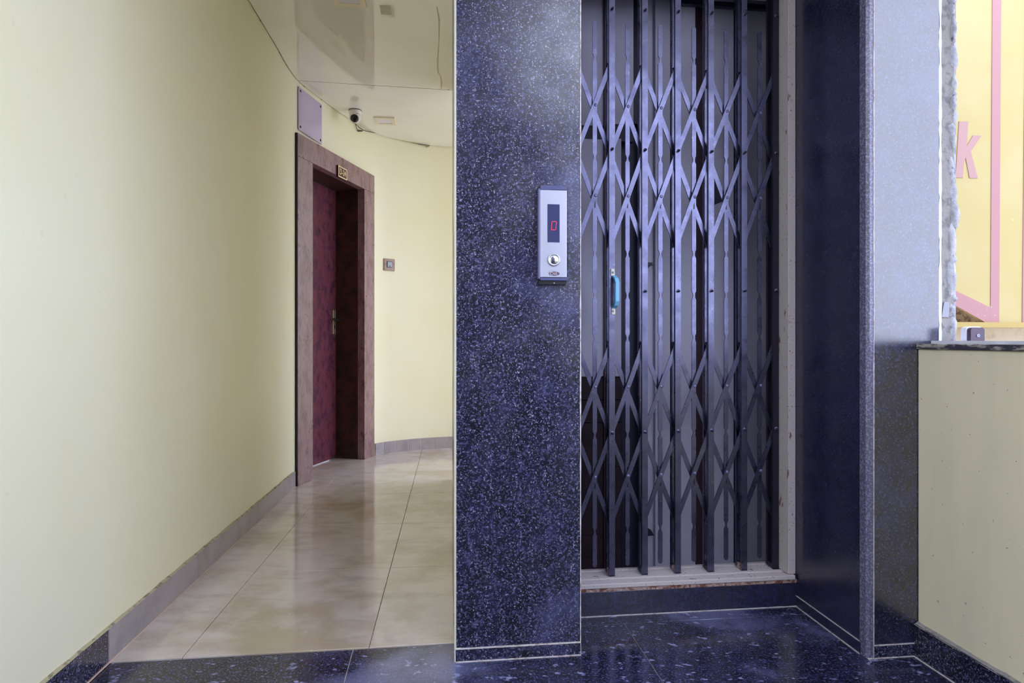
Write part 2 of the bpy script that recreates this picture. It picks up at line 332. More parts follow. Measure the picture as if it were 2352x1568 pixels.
# parapet and the opening in the right wall
par = setting('wall_right', FS.w(1.54, 0.2, 0))
box('parapet', FS, 1.432, 1.66, -2.4, 1.7445, 0.0, 0.922, M_parapet, par, 0.004)
box('lintel_wall', FS, 1.432, 1.66, 1.0, 1.745, 2.30, CEIL+0.05, M_wall, par)
box('sill_slab', FS, 1.426, 1.668, -2.4, 1.7445, 0.922, 0.938, M_slab, par, 0.002)
bb = setting('baseboard_right', FS.w(1.425, 1.0, 0))
for i, (v0, v1) in enumerate(((1.14, 1.743), (0.53, 1.137), (-0.10, 0.527))):
    box('skirting_tile', FS, 1.419, 1.434, v0, v1, 0.0, 0.098, M_gran, bb, 0.0015)
mb = MB(); n = 60
lo = [FS.w(1.4165+0.003*random.random(), 1.743-i*0.03, 0.096) for i in range(n)]; hi = [FS.w(1.4315, 1.743-i*0.03, 0.1015+0.0035*random.random()) for i in range(n)]
put('plaster_bead', lo+hi, [(i, i+1, n+i+1, n+i) for i in range(n-1)], M_cement, bb)
mb = MB().box(FS, 1.415, 1.4205, -0.1, 1.743, -0.001, 0.002); mb.build('grout_line', M_grout, bb)

# broken plaster edge where the pillar meets the opening
jam = setting('trim_1', FS.w(1.54, 1.75, 0.938))
box('cement_face', FS, 1.5025, 1.556, 1.750, 2.02, 0.938, CEIL+0.02, M_cement, jam)
vwobbly('white_paint_edge', FS, 1.508, 1.7475, 0.938, 2.6, M_paintwhite, jam, 0.011, 90, 0.002)
def lump(name, a, z, ra, rz, b, depth, parent, seed):
    rnd = random.Random(seed); nu, nv = 12, 8; v = []; f = []
    for j in range(nv+1):
        th = math.pi*j/nv
        for i in range(nu):
            ph = 2*math.pi*i/nu; k = 0.78+0.34*rnd.random()
            v.append(FS.w(a+ra*k*math.sin(th)*math.cos(ph), b+depth*k*math.sin(th)*math.sin(ph), z+rz*(0.9+0.2*rnd.random())*math.cos(th)))
    for j in range(nv):
        for i in range(nu): f.append((j*nu+i, j*nu+(i+1) % nu, (j+1)*nu+(i+1) % nu, (j+1)*nu+i))
    return put(name, v, f, M_mortar, parent, True)
z = 0.945; k = 0
while z < 2.55:
    hgt = random.choice((0.02, 0.03, 0.05, 0.08, 0.11)); lump('mortar_lump', 1.556+random.uniform(-0.009, 0.004), z+hgt*0.5, random.uniform(0.010, 0.022), hgt*random.uniform(0.55, 0.75), 1.762, random.uniform(0.014, 0.024), jam, k); z += hgt*random.uniform(0.8, 1.1); k += 1
box('mortar_backing', FS, 1.54, 1.570, 1.758, 2.02, 0.938, CEIL+0.02, M_mortar, jam)
a0, z0 = FS.hit(2163, 728, 1.747); a1, z1 = FS.hit(2181, 693, 1.747)
plate('tape_patch', FS, [(a0, z0), (a1-0.003, z0), (a1, z1), (a0+0.008, z1)], 1.7465, 1.7480, M_tape, jam)


M_unseen = mat('unseen_wall_dark', srgb(84, 84, 104), 0.7, layers=[(2, 4, 0.4, 0.7, srgb(70, 70, 90), 0.7)])  # dark tone keeps the unseen rear wall from brightening the granite reflections
rw = setting('wall_rear_unseen', FS.w(0, -2.5, 0))
box('unseen_tall_block', FS, -1.6, 0.80, -2.6, -2.4, -0.05, 4.8, M_unseen, rw); box('unseen_low_block', FS, 0.80, 1.66, -2.6, -2.4, -0.05, 3.2, M_unseen, rw)  # unseen wall, added and stepped to shape reflections in the pillar granite

# ---------------------------------------------------------------- ceiling
ce = setting('ceiling', (0, 2, CEIL))
o = prism_xy('ceiling_deck', [(-1.9, 0.8), (1.9, 0.8), (1.9, 3.9), (0.7, 3.9), (0.7, 5.9), (-1.9, 5.9)], CEIL+0.014, CEIL+0.08, M_grout_d, ce)  # unseen front and rear edges cut back to set the daylight
edge = offset(PLAN, -0.006)
def left_chain(y0, y1):
    pts = [p for p in edge if y0 < p.y < y1 and p.x < -0.2]
    return pts
def edge_y(y):
    for a, b in zip(edge, edge[1:]):
        if a.y <= y <= b.y and b.y > a.y: return a+(b-a)*((y-a.y)/(b.y-a.y))
def slab_poly(name, pts): return bevel(prism_xy(name, [(p[0], p[1]) for p in pts], CEIL, CEIL+0.014, M_ceil, ce), 0.0015)
sL = edge_y(4.118); sR = Vector((-0.392, 4.277))
nearR = Vector((A.x-0.005, A.y))
slab_poly('ceiling_panel', [edge_y(1.93)]+left_chain(1.93, 4.118)+[sL, sR, (-0.190, 2.05), (-0.180, 1.93)])
far = [p for p in edge if p.y > 4.124]
slab_poly('ceiling_panel', [edge_y(4.124)]+far+[(0.7, 4.15), (-0.3, 4.22), (-0.388, 4.284)])
slab_poly('ceiling_panel', [edge_y(0.8)]+left_chain(0.8, 1.926)+[edge_y(1.926), (-0.18, 1.926), (1.6, 2.1), (1.6, 0.8)])
scr = lathe('ceiling_screw', (0, 0, 0), (0, 0, -1), [(0.0, 0.0022), (0.004, 0.002), (0.0045, 0.0)], M_screw, None, 8)
scr_me = scr.data; bpy.data.objects.remove(scr)
def ceil_pt(px, py): t = (CEIL-H)*FPX/(HY-py); return Vector(((px-CX)/FPX*t, t, CEIL))
for px, py in ((597, 48), (640, 121), (722, 79), (894, 85), (679, 176), (722, 189), (778, 193), (858, 196), (870, 200), (963, 202), (1036, 65), (1041, 105), (1039, 131), (1038, 201), (1030, 207), (937, 264), (699, 199), (738, 229), (726, 186), (972, 205)):
    s = bpy.data.objects.new('ceiling_screw', scr_me); C.objects.link(s); s.parent = ce; s.location = ceil_pt(px, py)-Vector((0, 0, 0))-ce.location
pc = ceil_pt(886, 23)
Fc = Frame(pc.x, pc.y, math.radians(5.5))
box('filler_patch', Fc, -0.028, 0.028, -0.045, 0.045, CEIL-0.001, CEIL+0.002, mat('filler_patch_paint', srgb(190, 184, 164), 0.35), ce)

st = [(1003, 15), (1009, 45), (1008, 100), (1005, 140), (1006, 166), (1012, 175), (1014, 188), (1013, 205)]
v = []; f = []
for i, (x, y) in enumerate(st):
    for dx_ in (-1.6, 1.6):
        p = ceil_pt(x+dx_*(1+0.4*math.sin(i*2.3)), y); v.append((p.x, p.y, CEIL-0.0004))
    if i: f.append((2*i-2, 2*i-1, 2*i+1, 2*i))
put('water_stain', v, f, mat('brown_water_stain', srgb(206, 194, 160), 0.4), ce)

# ---------------------------------------------------------------- floor
fl = setting('floor', (0, 1, 0))
struct(prism_xy('ground_outside', [(-14, -14), (16, -14), (16, 18), (-14, 18)], -0.30, -0.12, M_ground))
prism_xy('screed', [(-1.9, -2.6), (1.9, -2.6), (1.9, 6.0), (-1.9, 6.0)], -0.12, -0.0035, M_grout, fl)
def clip(poly, n, c):                       # keep points with n.p >= c
    out = []
    for i, p in enumerate(poly):
        q = poly[(i+1) % len(poly)]; dp = n[0]*p[0]+n[1]*p[1]-c; dq = n[0]*q[0]+n[1]*q[1]-c
        if dp >= 0: out.append(p)
        if dp*dq < 0: t = dp/(dp-dq); out.append((p[0]+(q[0]-p[0])*t, p[1]+(q[1]-p[1])*t))
    return out
nv = (-FS.s, FS.c)
def tile(name, pts, m, top=0.0): return bevel(prism_xy(name, pts, -0.015, top, m, fl), 0.0008, 1)
bj = [-0.07, 0.212, 0.758, 1.304, 1.85, 2.40, 2.95]; aj = [-0.25, 0.70, 1.34, 1.98, 2.62, 3.26, 3.95]
g = 0.0011
for i in range(len(bj)-1):
    for j in range(len(aj)-1):
        if bj[i] > 1.0 and aj[j] < 2.4: continue
        q = [FW.w(aj[j]+g, -(bj[i]+g)), FW.w(aj[j]+g, -(bj[i+1]-g)), FW.w(aj[j+1]-g, -(bj[i+1]-g)), FW.w(aj[j+1]-g, -(bj[i]+g))]
        q = clip([(p.x, p.y) for p in q], nv, 1.982)
        if len(q) > 2: tile('floor_tile', q, M_tile, 0.003)
# recess floor in the doorway
tile('floor_tile', [(p.x, p.y) for p in (FD.w(0.1, 0.06), FD.w(1.0, 0.06), FD.w(1.0, 0.34), FD.w(0.1, 0.34))], M_tile, 0.0032)
def uv(*pts): return [(FS.w(a, b).x, FS.w(a, b).y) for a, b in pts]
g = 0.0014
rows = [(-2.4, -0.30), (-0.30, 0.85)]
for a0, a1 in ((-1.20, -0.95), (-0.95, -0.26), (-0.26, 0.62), (0.62, 1.46)):
    for r0, r1 in rows: tile('granite_slab', uv((a0+g, r0+g), (a1-g, r0+g), (a1-g, r1-g), (a0+g, r1-g)), M_gran_floor)
tile('granite_slab', uv((-1.20, 0.85+g), (-0.95-g, 0.85+g), (-0.95-g, 1.979), (-1.20, 1.979)), M_gran_floor)
tile('granite_slab', uv((-0.95+g, 0.85+g), (-0.26-g, 0.85+g), (-0.26-g, 1.979), (-0.95+g, 1.979)), M_gran_floor)
tile('granite_slab', uv((-0.26+g, 0.85+g), (0.62-g, 0.85+g), (0.62-g, 2.0525), (0.40, 2.0525), (0.40, 1.979), (-0.26+g, 1.979)), M_gran_floor)
tile('granite_slab', uv((0.62+g, 0.85+g), (1.46, 0.85+g), (1.46, 1.78), (1.29, 1.78), (1.29, 2.0525), (0.62+g, 2.0525)), M_gran_floor)
tile('granite_slab', uv((0.40, 2.0555), (1.29, 2.0555), (1.29, 2.14), (0.40, 2.14)), M_gran_floor)
box('lift_step', FS, 0.40, 1.2685, 2.118, 2.27, 0.0, 0.085, M_gran_plain, fl, 0.0015)
wobbly('grout_line', FS, 0.4262, 1.268, 2.117, 0.001, M_grout, fl, 0.004)

# ---------------------------------------------------------------- skirting of the left and the curved wall
bl = setting('baseboard_left', (FW.w(1, 0).x, FW.w(1, 0).y, 0))
for a0, a1 in ((-3.6, -2.4), (-2.4, -1.2), (-1.2, -0.003)): box('granite_skirting', FW, a0, a1-0.002, -0.010, 0.02, 0.0, 0.099, M_gran, bl, 0.001)
for a0, a1 in ((0.0, 0.655), (0.655, 1.30), (1.30, 1.945), (1.945, 2.226)): box('skirting_tile', FW, a0+0.001, a1-0.001, -0.010, 0.03, 0.0, 0.101, M_skirt, bl, 0.001)
n = 110
lo = [FW.w(-3.6+i*5.8/n, -0.0105, 0.1005) for i in range(n+1)]; hi = [FW.w(-3.6+i*5.8/n, 0.0005, 0.1025+0.004*random.random()) for i in range(n+1)]
put('dirt_bead', lo+hi, [(i, i+1, n+2+i, n+1+i) for i in range(n)], mat('dusty_bead', srgb(168, 160, 130), 0.9, layers=[(30, 4, 0.5, 0.6, srgb(110, 100, 90), 0.8)]), bl)
MB().box(FW, -3.6, 2.226, -0.014, -0.008, 0.002, 0.0045).build('grout_line', mat('orange_grout', srgb(206, 178, 160), 0.8), bl)
bk = setting('baseboard_back', (-0.7, 5.4, 0))
# arc length steps of about 0.103 m along the curved wall
chain = [p for p in seg3]; L_ = [0.0]
for a, b in zip(chain, chain[1:]): L_.append(L_[-1]+(b-a).length)
def along(s):
    for i in range(len(chain)-1):
        if L_[i] <= s <= L_[i+1]: return chain[i]+(chain[i+1]-chain[i])*((s-L_[i])/(L_[i+1]-L_[i]))
    return chain[-1]
def s_of_px(px):
    best = min((abs((along(0.002*k).x)/(along(0.002*k).y)-(px-CX)/FPX), 0.002*k) for k in range(1, 700)); return best[1]
cuts = [s_of_px(861)]+[s_of_px(p) for p in (880, 908.5, 938, 967, 996, 1026)]
while cuts[-1] < 1.9: cuts.append(cuts[-1]+0.104)
for s0, s1 in zip(cuts, cuts[1:]):
    p, q = along(s0+0.0022), along(s1-0.0022); t = (q-p).normalized(); nn = Vector((t.y, -t.x))
    pts = [p-nn*0.03, q-nn*0.03, q+nn*0.010, p+nn*0.010]
    bevel(prism_xy('skirting_tile', [(v.x, v.y) for v in pts], 0.0, 0.1, M_skirt, bk), 0.0012, 1)
cc = [along(cuts[0]+k*0.03) for k in range(int((1.9-cuts[0])/0.03))]
nnz = offset(cc, -0.0085); v = [(p.x, p.y, 0.002) for p in nnz]+[(p.x, p.y, 0.1008) for p in nnz]; k = len(nnz)
put('grout_backing', v, [(i, i+1, k+i+1, k+i) for i in range(k-1)], M_grout, bk)

# ---------------------------------------------------------------- door of the room
dr = setting('door_1', FD.w(0.555, 0.0))
fr = box('stile', FD, 0.0, 0.180, 0.0, 0.060, 0.003, 2.139, M_lam, dr, 0.002)
box('stile', FD, 0.936, 1.110, 0.0, 0.060, 0.003, 2.139, M_lam, dr, 0.002)
box('header', FD, 0.0, 1.110, 0.0, 0.060, 2.1405, 2.288, M_lam, dr, 0.002)
box('jamb', FD, 0.145, 0.1795, 0.060, 0.31, 0.003, 2.17, M_jamb, dr)
box('jamb', FD, 0.9365, 0.975, 0.060, 0.31, 0.003, 2.17, M_jamb, dr)
box('head_jamb', FD, 0.1795, 0.9365, 0.060, 0.31, 2.1405, 2.17, M_jamb, dr)
box('stile_backing', FD, -0.004, 0.0, 0.004, 0.060, 0.003, 2.288, M_black, dr)
leaf = box('leaf', FD, 0.183, 0.934, 0.248, 0.288, 0.010, 2.138, M_leaf, dr, 0.002)
aR, zt = FD.hit(765, 712, 0.247); aR2, zb = FD.hit(773.5, 767, 0.247)
box('lock_plate', FD, 0.878, 0.922, 0.242, 0.249, zb, zt, M_brass, leaf, 0.002)
zl = FD.hit(768, 734, 0.24)[1]
lathe('handle_rose', FD.w(0.90, 0.242, zl), FD.w(0, -1)-FD.w(0, 0), [(0.012, 0), (0.012, 0.03), (0.009, 0.045)], M_screw, leaf, 12)
MB().box(FD, 0.80, 0.909, 0.190, 0.203, zl-0.010, zl+0.010).build('lever', M_screw, leaf); bevel(bpy.data.objects['lever'], 0.004)
plate('keyhole', FD, disc_pts(0.90, zb+0.055, 0.006, 0.014, 12), 0.2405, 0.243, M_black, leaf)
for zz in (zb+0.012, zt-0.012): plate('plate_screw', FD, disc_pts(0.90, zz, 0.004, None, 8), 0.2405, 0.243, M_screw, leaf)
# room number sign
ac, zc = FD.hit(786.5, 397.3, -0.012)
aw, zh = 0.066, 0.042
sg = thing('room_number_sign', FD.w(ac, -0.006, zc-zh), 'small brown D-24 number plate with pale border on the door header', 'sign')
box('plate', FD, ac-aw, ac+aw, -0.014, 0.0, zc-zh, zc+zh, M_signb, sg, 0.001)
mb = MB()
for a0, a1, z0, z1 in ((-aw+.002, aw-.002, zh-.010, zh-.002), (-aw+.002, aw-.002, -zh+.002, -zh+.010), (-aw+.002, -aw+.010, -zh+.010, zh-.010), (aw-.010, aw-.002, -zh+.010, zh-.010)):
    mb.box(FD, ac+a0, ac+a1, -0.0155, -0.0135, zc+z0, zc+z1)
mb.build('border', M_gold, sg)
vs, fs = text_mesh('D-24', 0.052, 0.001, 0.0004)
put('lettering', [FD.w(ac+v.x*0.86, -0.0150-v.z, zc+v.y*1.15) for v in vs], fs, M_gold, sg)

# lilac cover plate above the door
pA, tA = wall_hit(683, 250, 0.006); pB, tB = wall_hit(736.5, 290, 0.006)
FP = Frame(pA.x, pA.y, math.atan2(pB.y-pA.y, pB.x-pA.x)); ln = (Vector((pB.x, pB.y))-Vector((pA.x, pA.y))).length
cp = thing('cover_plate', FP.w(ln/2, 0, 2.322), 'blank lilac metal cover plate screwed to wall above the door', 'cover plate')
bevel(put('sheet', boxv(FP, 0, ln, -0.004, 0.004, 2.322, 2.602), BOXF, M_plate, cp), 0.002)
for a, z in ((0.022, 2.345), (ln-0.022, 2.345), (0.022, 2.58), (ln-0.022, 2.58)):
    lathe('screw', FP.w(a, -0.004, z), FP.w(0, -1)-FP.w(0, 0), [(0.008, 0), (0.008, 0.002), (0.002, 0.004)], M_screw, cp, 10)

# switch on the curved wall
pS, tS = wall_hit(893, 608, 0.0)
FX = Frame(pS.x, pS.y, math.atan2(tS.y, tS.x))
sw = thing('bell_switch', FX.w(0, 0, pS.z-0.05), 'wood-look bell switch with grey rocker beside the door', 'switch')
MB().box(FX, -0.052, 0.052, -0.012, 0.004, pS.z-0.050, pS.z+0.050).build('plate', M_switch, sw); bevel(sw.children[0], 0.003)
MB().box(FX, -0.026, 0.026, -0.0135, -0.011, pS.z-0.024, pS.z+0.028).build('recess', M_black, sw)
MB().box(FX, -0.022, 0.023, -0.018, -0.012, pS.z-0.021, pS.z+0.024).build('rocker', M_rocker, sw); bevel(sw.children[2], 0.002)
plate('indicator', FX, disc_pts(0.0, pS.z-0.013, 0.005, None, 10), -0.0190, -0.0175, M_black, sw.children[2])

# ---------------------------------------------------------------- ceiling fittings
def downlight(px, py, label, half=0.078):
    c = ceil_pt(px, py); F = Frame(c.x, c.y, math.radians(5.5))
    t = thing('ceiling_light', (c.x, c.y, CEIL-0.012), label, 'ceiling light', 'square ceiling lights')
    mb = MB(); i = half*0.66
    for a in ((-half, half, -half, -i), (-half, half, i, half), (-half, -i, -i, i), (i, half, -i, i)): mb.box(F, a[0], a[1], a[2], a[3], CEIL-0.010, CEIL+0.001)
    mb.build('frame', M_cream_pl, t)
    box('diffuser', F, -i, i, -i, i, CEIL-0.006, CEIL+0.001, M_diff, t)
    MB().box(F, -half, half, half, half+0.004, CEIL-0.008, CEIL+0.001).build('painted_shadow_strip', M_black, t)  # solid black strip put in as the shadow line beside the frame
downlight(800, -8, 'square ceiling light nearer the lift, cut by the top of the picture')
downlight(885, 276.5, 'square ceiling light beside the security camera')
c = ceil_pt(816, 254)
cv = thing('security_camera', (c.x, c.y, CEIL-0.09), 'white turret security camera under the ceiling above the door', 'security camera')
lathe('base', (c.x, c.y, CEIL), (0, 0, -1), [(0.046, 0), (0.046, 0.008), (0.042, 0.030), (0.036, 0.040)], M_white, cv)
lathe('gasket', (c.x, c.y, CEIL), (0, 0, -1), [(0.048, -0.001), (0.048, 0.0035)], M_black, cv)
bc = Vector((c.x+0.002, c.y-0.012, CEIL-0.056)); look = Vector((0.06, -0.85, -0.42)).normalized()
prof = [(0.042*math.sin(math.pi*k/14), -0.042*math.cos(math.pi*k/14)) for k in range(0, 10)]+[(0.034, 0.026)]
lathe('eyeball', bc, look, prof, M_white, cv)
lathe('rim', bc, look, [(0.034, 0.024), (0.034, 0.033), (0.029, 0.034), (0.028, 0.028)], M_white, cv)
lathe('lens', bc, look, [(0.0285, 0.028), (0.027, 0.034), (0.0, 0.037)], M_lens, cv)
ax = Vector((0.75, -0.35, -0.55)).normalized()
lathe('swivel_seam', bc, ax, [(0.0385, 0.012), (0.0405, 0.0125), (0.0405, 0.0155), (0.036, 0.0155)], M_black, cv)
def wpts(lst, off): return [wall_hit(x, y, off)[0] for x, y in lst]
cab = thing('camera_cable', wall_hit(814, 284, 0.01)[0], 'thin dark cable looping from the security camera along the ceiling edge', 'cable')
tube('lead', [bc+Vector((-0.004, 0.052, -0.020))]+wpts([(813.5, 286), (816, 295), (819, 300), (824, 302)], 0.012), 0.0022, M_cable_d, cab)
tube('connector', wpts([(819, 300.5), (828, 301)], 0.014), 0.006, M_cable_d, cab)
tube('lead', wpts([(813.5, 285), (822, 292), (832, 299), (842, 302), (852, 304), (866, 306.5)], 0.010), 0.0026, M_cable_d, cab)
tube('lead', wpts([(828, 301), (834, 299), (846, 303), (858, 304.5), (868, 308), (880, 311.5), (900, 317.5), (920, 322.5), (940, 327), (960, 332), (978, 336.5)], 0.009), 0.003, M_cable_b, cab)
tube('lead', wpts([(915, 321), (935, 325), (955, 330), (975, 333.5), (986, 334.5), (984, 337), (977, 338)], 0.008), 0.002, M_cable_d, cab)

# ---------------------------------------------------------------- lift landing call panel
bF = 1.844
aL, zT = FS.hit(1240.5, 436, bF); aRr, zB = FS.hit(1301.5, 637, bF)
zTop = FS.hit(1270, 427, bF)[1]; zBot = FS.hit(1270, 645, bF)[1]
lp = thing('lift_call_panel', FS.w((aL+aRr)/2, 1.868, zBot-0.01), 'slim silver lift call panel with red digit on dark granite pillar', 'lift panel')
am = (aL+aRr)/2
box('housing', FS, aL-0.002, aRr, 1.846, 1.8685, zBot, zTop, M_black, lp, 0.002)
face = box('faceplate', FS, aL, aRr, bF-0.002, 1.8465, zB, zT, M_steel, lp, 0.001)
box('side_rail', FS, aL-0.0045, aL, bF-0.001, 1.868, zB-0.004, zT+0.004, mat('rail_grey', srgb(120, 118, 160), 0.3), lp)
box('end_cap', FS, aL+0.001, aRr-0.001, bF, 1.860, zT+0.001, zTop+0.001, M_panelcap, lp, 0.0015)
box('end_cap', FS, aL+0.001, aRr-0.001, bF, 1.860, zBot+0.001, zB-0.001, M_panelcap, lp, 0.0015)
box('bottom_edge', FS, aL-0.003, aRr, 1.848, 1.8685, zBot-0.010, zBot, M_black, lp)
d0, dz0 = FS.hit(1257.2, 469, bF); d1, dz1 = FS.hit(1285, 557, bF)
disp = box('display', FS, d0, d1, bF-0.0026, bF, dz1, dz0, M_display, lp)
mb = MB()                                           # seven-segment zero, slightly slanted
sx = lambda px, py: FS.hit(px, py, bF-0.003)
x0, zt_ = sx(1267, 508.5); x1, zb_ = sx(1277.3, 528); zm = (zt_+zb_)/2; w_ = 0.0017; sl = 0.09
def seg(a, z, b, z2, th):
    pts = [(a, z), (b, z2)]; dx_, dz_ = b-a, z2-z; l = math.hypot(dx_, dz_); nx, nz = -dz_/l*th/2, dx_/l*th/2
    q = [(a+nx, z+nz), (b+nx, z2+nz), (b-nx, z2-nz), (a-nx, z-nz)]
    mb.prism([FS.w(u+(zz-zm)*sl, bF-0.0038, zz) for u, zz in q], [FS.w(u+(zz-zm)*sl, bF-0.0024, zz) for u, zz in q])
gp = 0.0008
seg(x0+gp, zt_, x1-gp, zt_, w_); seg(x0+gp, zb_, x1-gp, zb_, w_)
for xx in (x0, x1): seg(xx, zt_-gp, xx, zm+gp, w_); seg(xx, zm-gp, xx, zb_+gp, w_)
mb.build('digit', M_led, disp)
ab, zbn = FS.hit(1272, 597, bF)
lathe('button_ring', FS.w(ab, bF-0.002, zbn), FS.w(0, -1)-FS.w(0, 0), [(0.0185, 0), (0.0185, 0.004), (0.0165, 0.005), (0.0150, 0.004), (0.0150, 0.0)], M_chrome, lp, 28)
lathe('button', FS.w(ab, bF-0.002, zbn), FS.w(0, -1)-FS.w(0, 0), [(0.0146, 0), (0.0146, 0.0035), (0.011, 0.0055), (0.0, 0.0062)], M_chrome, lp, 28)
al, zlg = FS.hit(1272.5, 628.3, bF)
bd = plate('badge', FS, disc_pts(al, zlg, 0.0165, 0.0062, 24), bF-0.0032, bF-0.0018, M_logo, lp)
mb = MB()
def stroke(p, q, th):
    dx_, dz_ = q[0]-p[0], q[1]-p[1]; l = math.hypot(dx_, dz_); nx, nz = -dz_/l*th/2, dx_/l*th/2
    o4 = [(p[0]+nx, p[1]+nz), (q[0]+nx, q[1]+nz), (q[0]-nx, q[1]-nz), (p[0]-nx, p[1]-nz)]
    mb.prism([FS.w(al+u, bF-0.0038, zlg+zz) for u, zz in o4], [FS.w(al+u, bF-0.0030, zlg+zz) for u, zz in o4])
arc = [(-0.0070+0.0058*math.cos(t), 0.0042*math.sin(t)) for t in [math.radians(60+k*24) for k in range(11)]]
for p, q in zip(arc, arc[1:]): stroke(p, q, 0.0011)
stroke((-0.0030, 0.0026), (-0.0010, -0.0032), 0.0014); stroke((0.0016, 0.0030), (0.0016, -0.0034), 0.0012); stroke((0.0076, 0.0028), (0.0044, -0.0034), 0.0013); stroke((0.0044, -0.0034), (0.009, -0.0034), 0.001); stroke((0.0030, 0.0030), (0.0076, 0.0030), 0.0009)
mb.build('badge_lettering', M_paintwhite, bd)
mb = MB()
for k in range(9):
    t = math.radians(150-k*9.5); u, zz = al+0.0205*math.cos(t), zlg+0.0105*math.sin(t)-0.0005
    mb.box(FS, u-0.0005, u+0.0005, bF-0.0026, bF-0.0018, zz-0.0006, zz+0.0006)
mb.build('badge_dots', M_logo, lp)
plate('screw', FS, disc_pts(am+0.003, zBot-0.006, 0.002, None, 8), 1.8465, 1.8485, M_rocker, lp)

# ---------------------------------------------------------------- lift door frame and threshold
ff = thing('lift_door_frame', FS.w(0.84, 2.12, 0.085), 'cream painted steel lift door frame with rust spots around the gate', 'door frame')
BF = 2.122
a_f0, _ = FS.hit(1811, 700, BF)
box('jamb_front', FS, a_f0, 1.2675, BF, BF+0.012, 0.114, 2.30, M_rust, ff, 0.002)
box('jamb_side', FS, a_f0, a_f0+0.010, BF+0.012, 2.192, 0.114, 2.30, M_rust, ff)
box('jamb_front', FS, 0.4265, 0.45, BF, BF+0.012, 0.114, 2.30, M_rust, ff, 0.002)
box('head', FS, 0.4265, 1.2675, BF, 2.27, 2.235, 2.30, M_rust, ff, 0.002)
th = thing('lift_threshold', FS.w(0.84, 2.16, 0.085), 'cream steel sill track with rusty lower edge under the folding gate', 'threshold')
box('rust_edge', FS, 0.4262, 1.268, 2.1165, 2.20, 0.085, 0.0965, M_rust2, th, 0.001)
box('lip', FS, 0.4262, 1.262, 2.1135, 2.135, 0.0965, 0.1125, M_rust, th, 0.0025)
box('track_plate', FS, 0.4262, 1.262, 2.134, 2.162, 0.096, 0.1095, M_rust, th, 0.001)
box('track_rail', FS, 0.4262, 1.262, 2.162, 2.177, 0.096, 0.1130, M_rust, th, 0.001)
box('track_rail', FS, 0.4262, 1.262, 2.242, 2.258, 0.096, 0.1130, M_rust, th, 0.001)
box('track_groove', FS, 0.4262, 1.262, 2.177, 2.242, 0.096, 0.1080, M_rust, th)

# ---------------------------------------------------------------- folding lattice gate
gt = thing('folding_lattice_gate', FS.w(0.82, 2.205, 0.11), 'dark grey folding lattice gate closed across the lift opening', 'gate')
BG = 2.205
sp_px = [1366, 1441, 1516.5, 1593.5, 1667.5, 1744.5]; po_px = [1405, 1480.5, 1556.5, 1632.5, 1708.5]
sp = [FS.hit(p, 700, BG)[0] for p in sp_px]
po = [FS.hit(p, 700, 2.188)[0] for p in po_px]
stp = (po[-1]-po[0])/4
po_all = [po[0]-stp]+po+[po[-1]+stp*0.985]
rowsz = {}
def row(name, yl, yr):                             # a pivot row: its height on the first and the last spindle
    zl_ = FS.hit(1366, yl, BG)[1]; zr_ = FS.hit(1745, yr, BG)[1]
    rowsz[name] = lambda a: zl_+(zr_-zl_)*(a-sp[0])/(sp[-1]-sp[0])
for nm, yl, yr in (('top', 48, 72), ('n1', 133, 147), ('c1', 247, 265), ('n2', 362, 372), ('j1', 349, 358.5), ('c2', 454, 460), ('n3', 583, 584), ('mid', 673.5, 671.5), ('n4', 679, 678), ('n5', 777, 774), ('c3', 892, 888.5), ('j2', 996, 986), ('n6', 1000, 989), ('c4', 1098, 1083), ('n7', 1220, 1201), ('bot', 1302, 1281), ('r0', 30, 46)): row(nm, yl, yr)
R = lambda nm, a: rowsz[nm](a)
for i, a in enumerate(po_all):
    zb0 = 0.110; zt0 = 2.26
    mb = MB(); w2 = 0.0105                          # front channel: web and two flanges
    mb.box(FS, a-w2, a+w2, 2.183, 2.187, zb0, zt0); mb.box(FS, a-w2, a-w2+0.003, 2.187, 2.195, zb0, zt0); mb.box(FS, a+w2-0.003, a+w2, 2.187, 2.195, zb0, zt0)
    pst = mb.build('post', M_gate if i < 6 else M_gate_d, gt)
    mb = MB(); mb.box(FS, a-w2, a+w2, 2.232, 2.236, zb0+0.004, zt0); mb.box(FS, a-w2, a-w2+0.003, 2.224, 2.232, zb0+0.004, zt0); mb.box(FS, a+w2-0.003, a+w2, 2.224, 2.232, zb0+0.004, zt0)
    mb.build('rear_post', M_gate if i < 6 else M_gate_d, gt)
    bevel(MB().box(FS, a-0.009, a+0.009, 2.190, 2.230, 0.1085, 0.128).build('roller_foot', M_rust2 if i % 2 else M_gate_d, gt), 0.003)
riv = lathe('rivet', (0, 0, 0), FS.w(0, -1)-FS.w(0, 0), [(0.0062, 0.0), (0.0060, 0.0020), (0.0042, 0.0036), (0.0, 0.0042)], mat('rivet_steel', srgb(120, 120, 160), 0.35, 0.6, 0.3), None, 10); rivm = riv.data; bpy.data.objects.remove(riv)
def rivet(a, b, z):
    o = bpy.data.objects.new('rivet', rivm); C.objects.link(o); o.parent = gt; o.location = FS.w(a, b, z)-gt.location
spacer = lathe('pivot_pin', (0, 0, 0), FS.w(0, 1)-FS.w(0, 0), [(0.004, 0.0), (0.004, 0.036)], M_gate_d, None, 8); spm = spacer.data; bpy.data.objects.remove(spacer)
for i, a in enumerate(po_all):
    for nm in ('r0', 'j1', 'mid', 'j2'):
        if nm == 'mid' and i == 1: continue
        rivet(a, 2.183, R(nm, a))
        o = bpy.data.objects.new('pivot_pin', spm); C.objects.link(o); o.parent = gt; o.location = FS.w(a, 2.190, R(nm, a))-gt.location
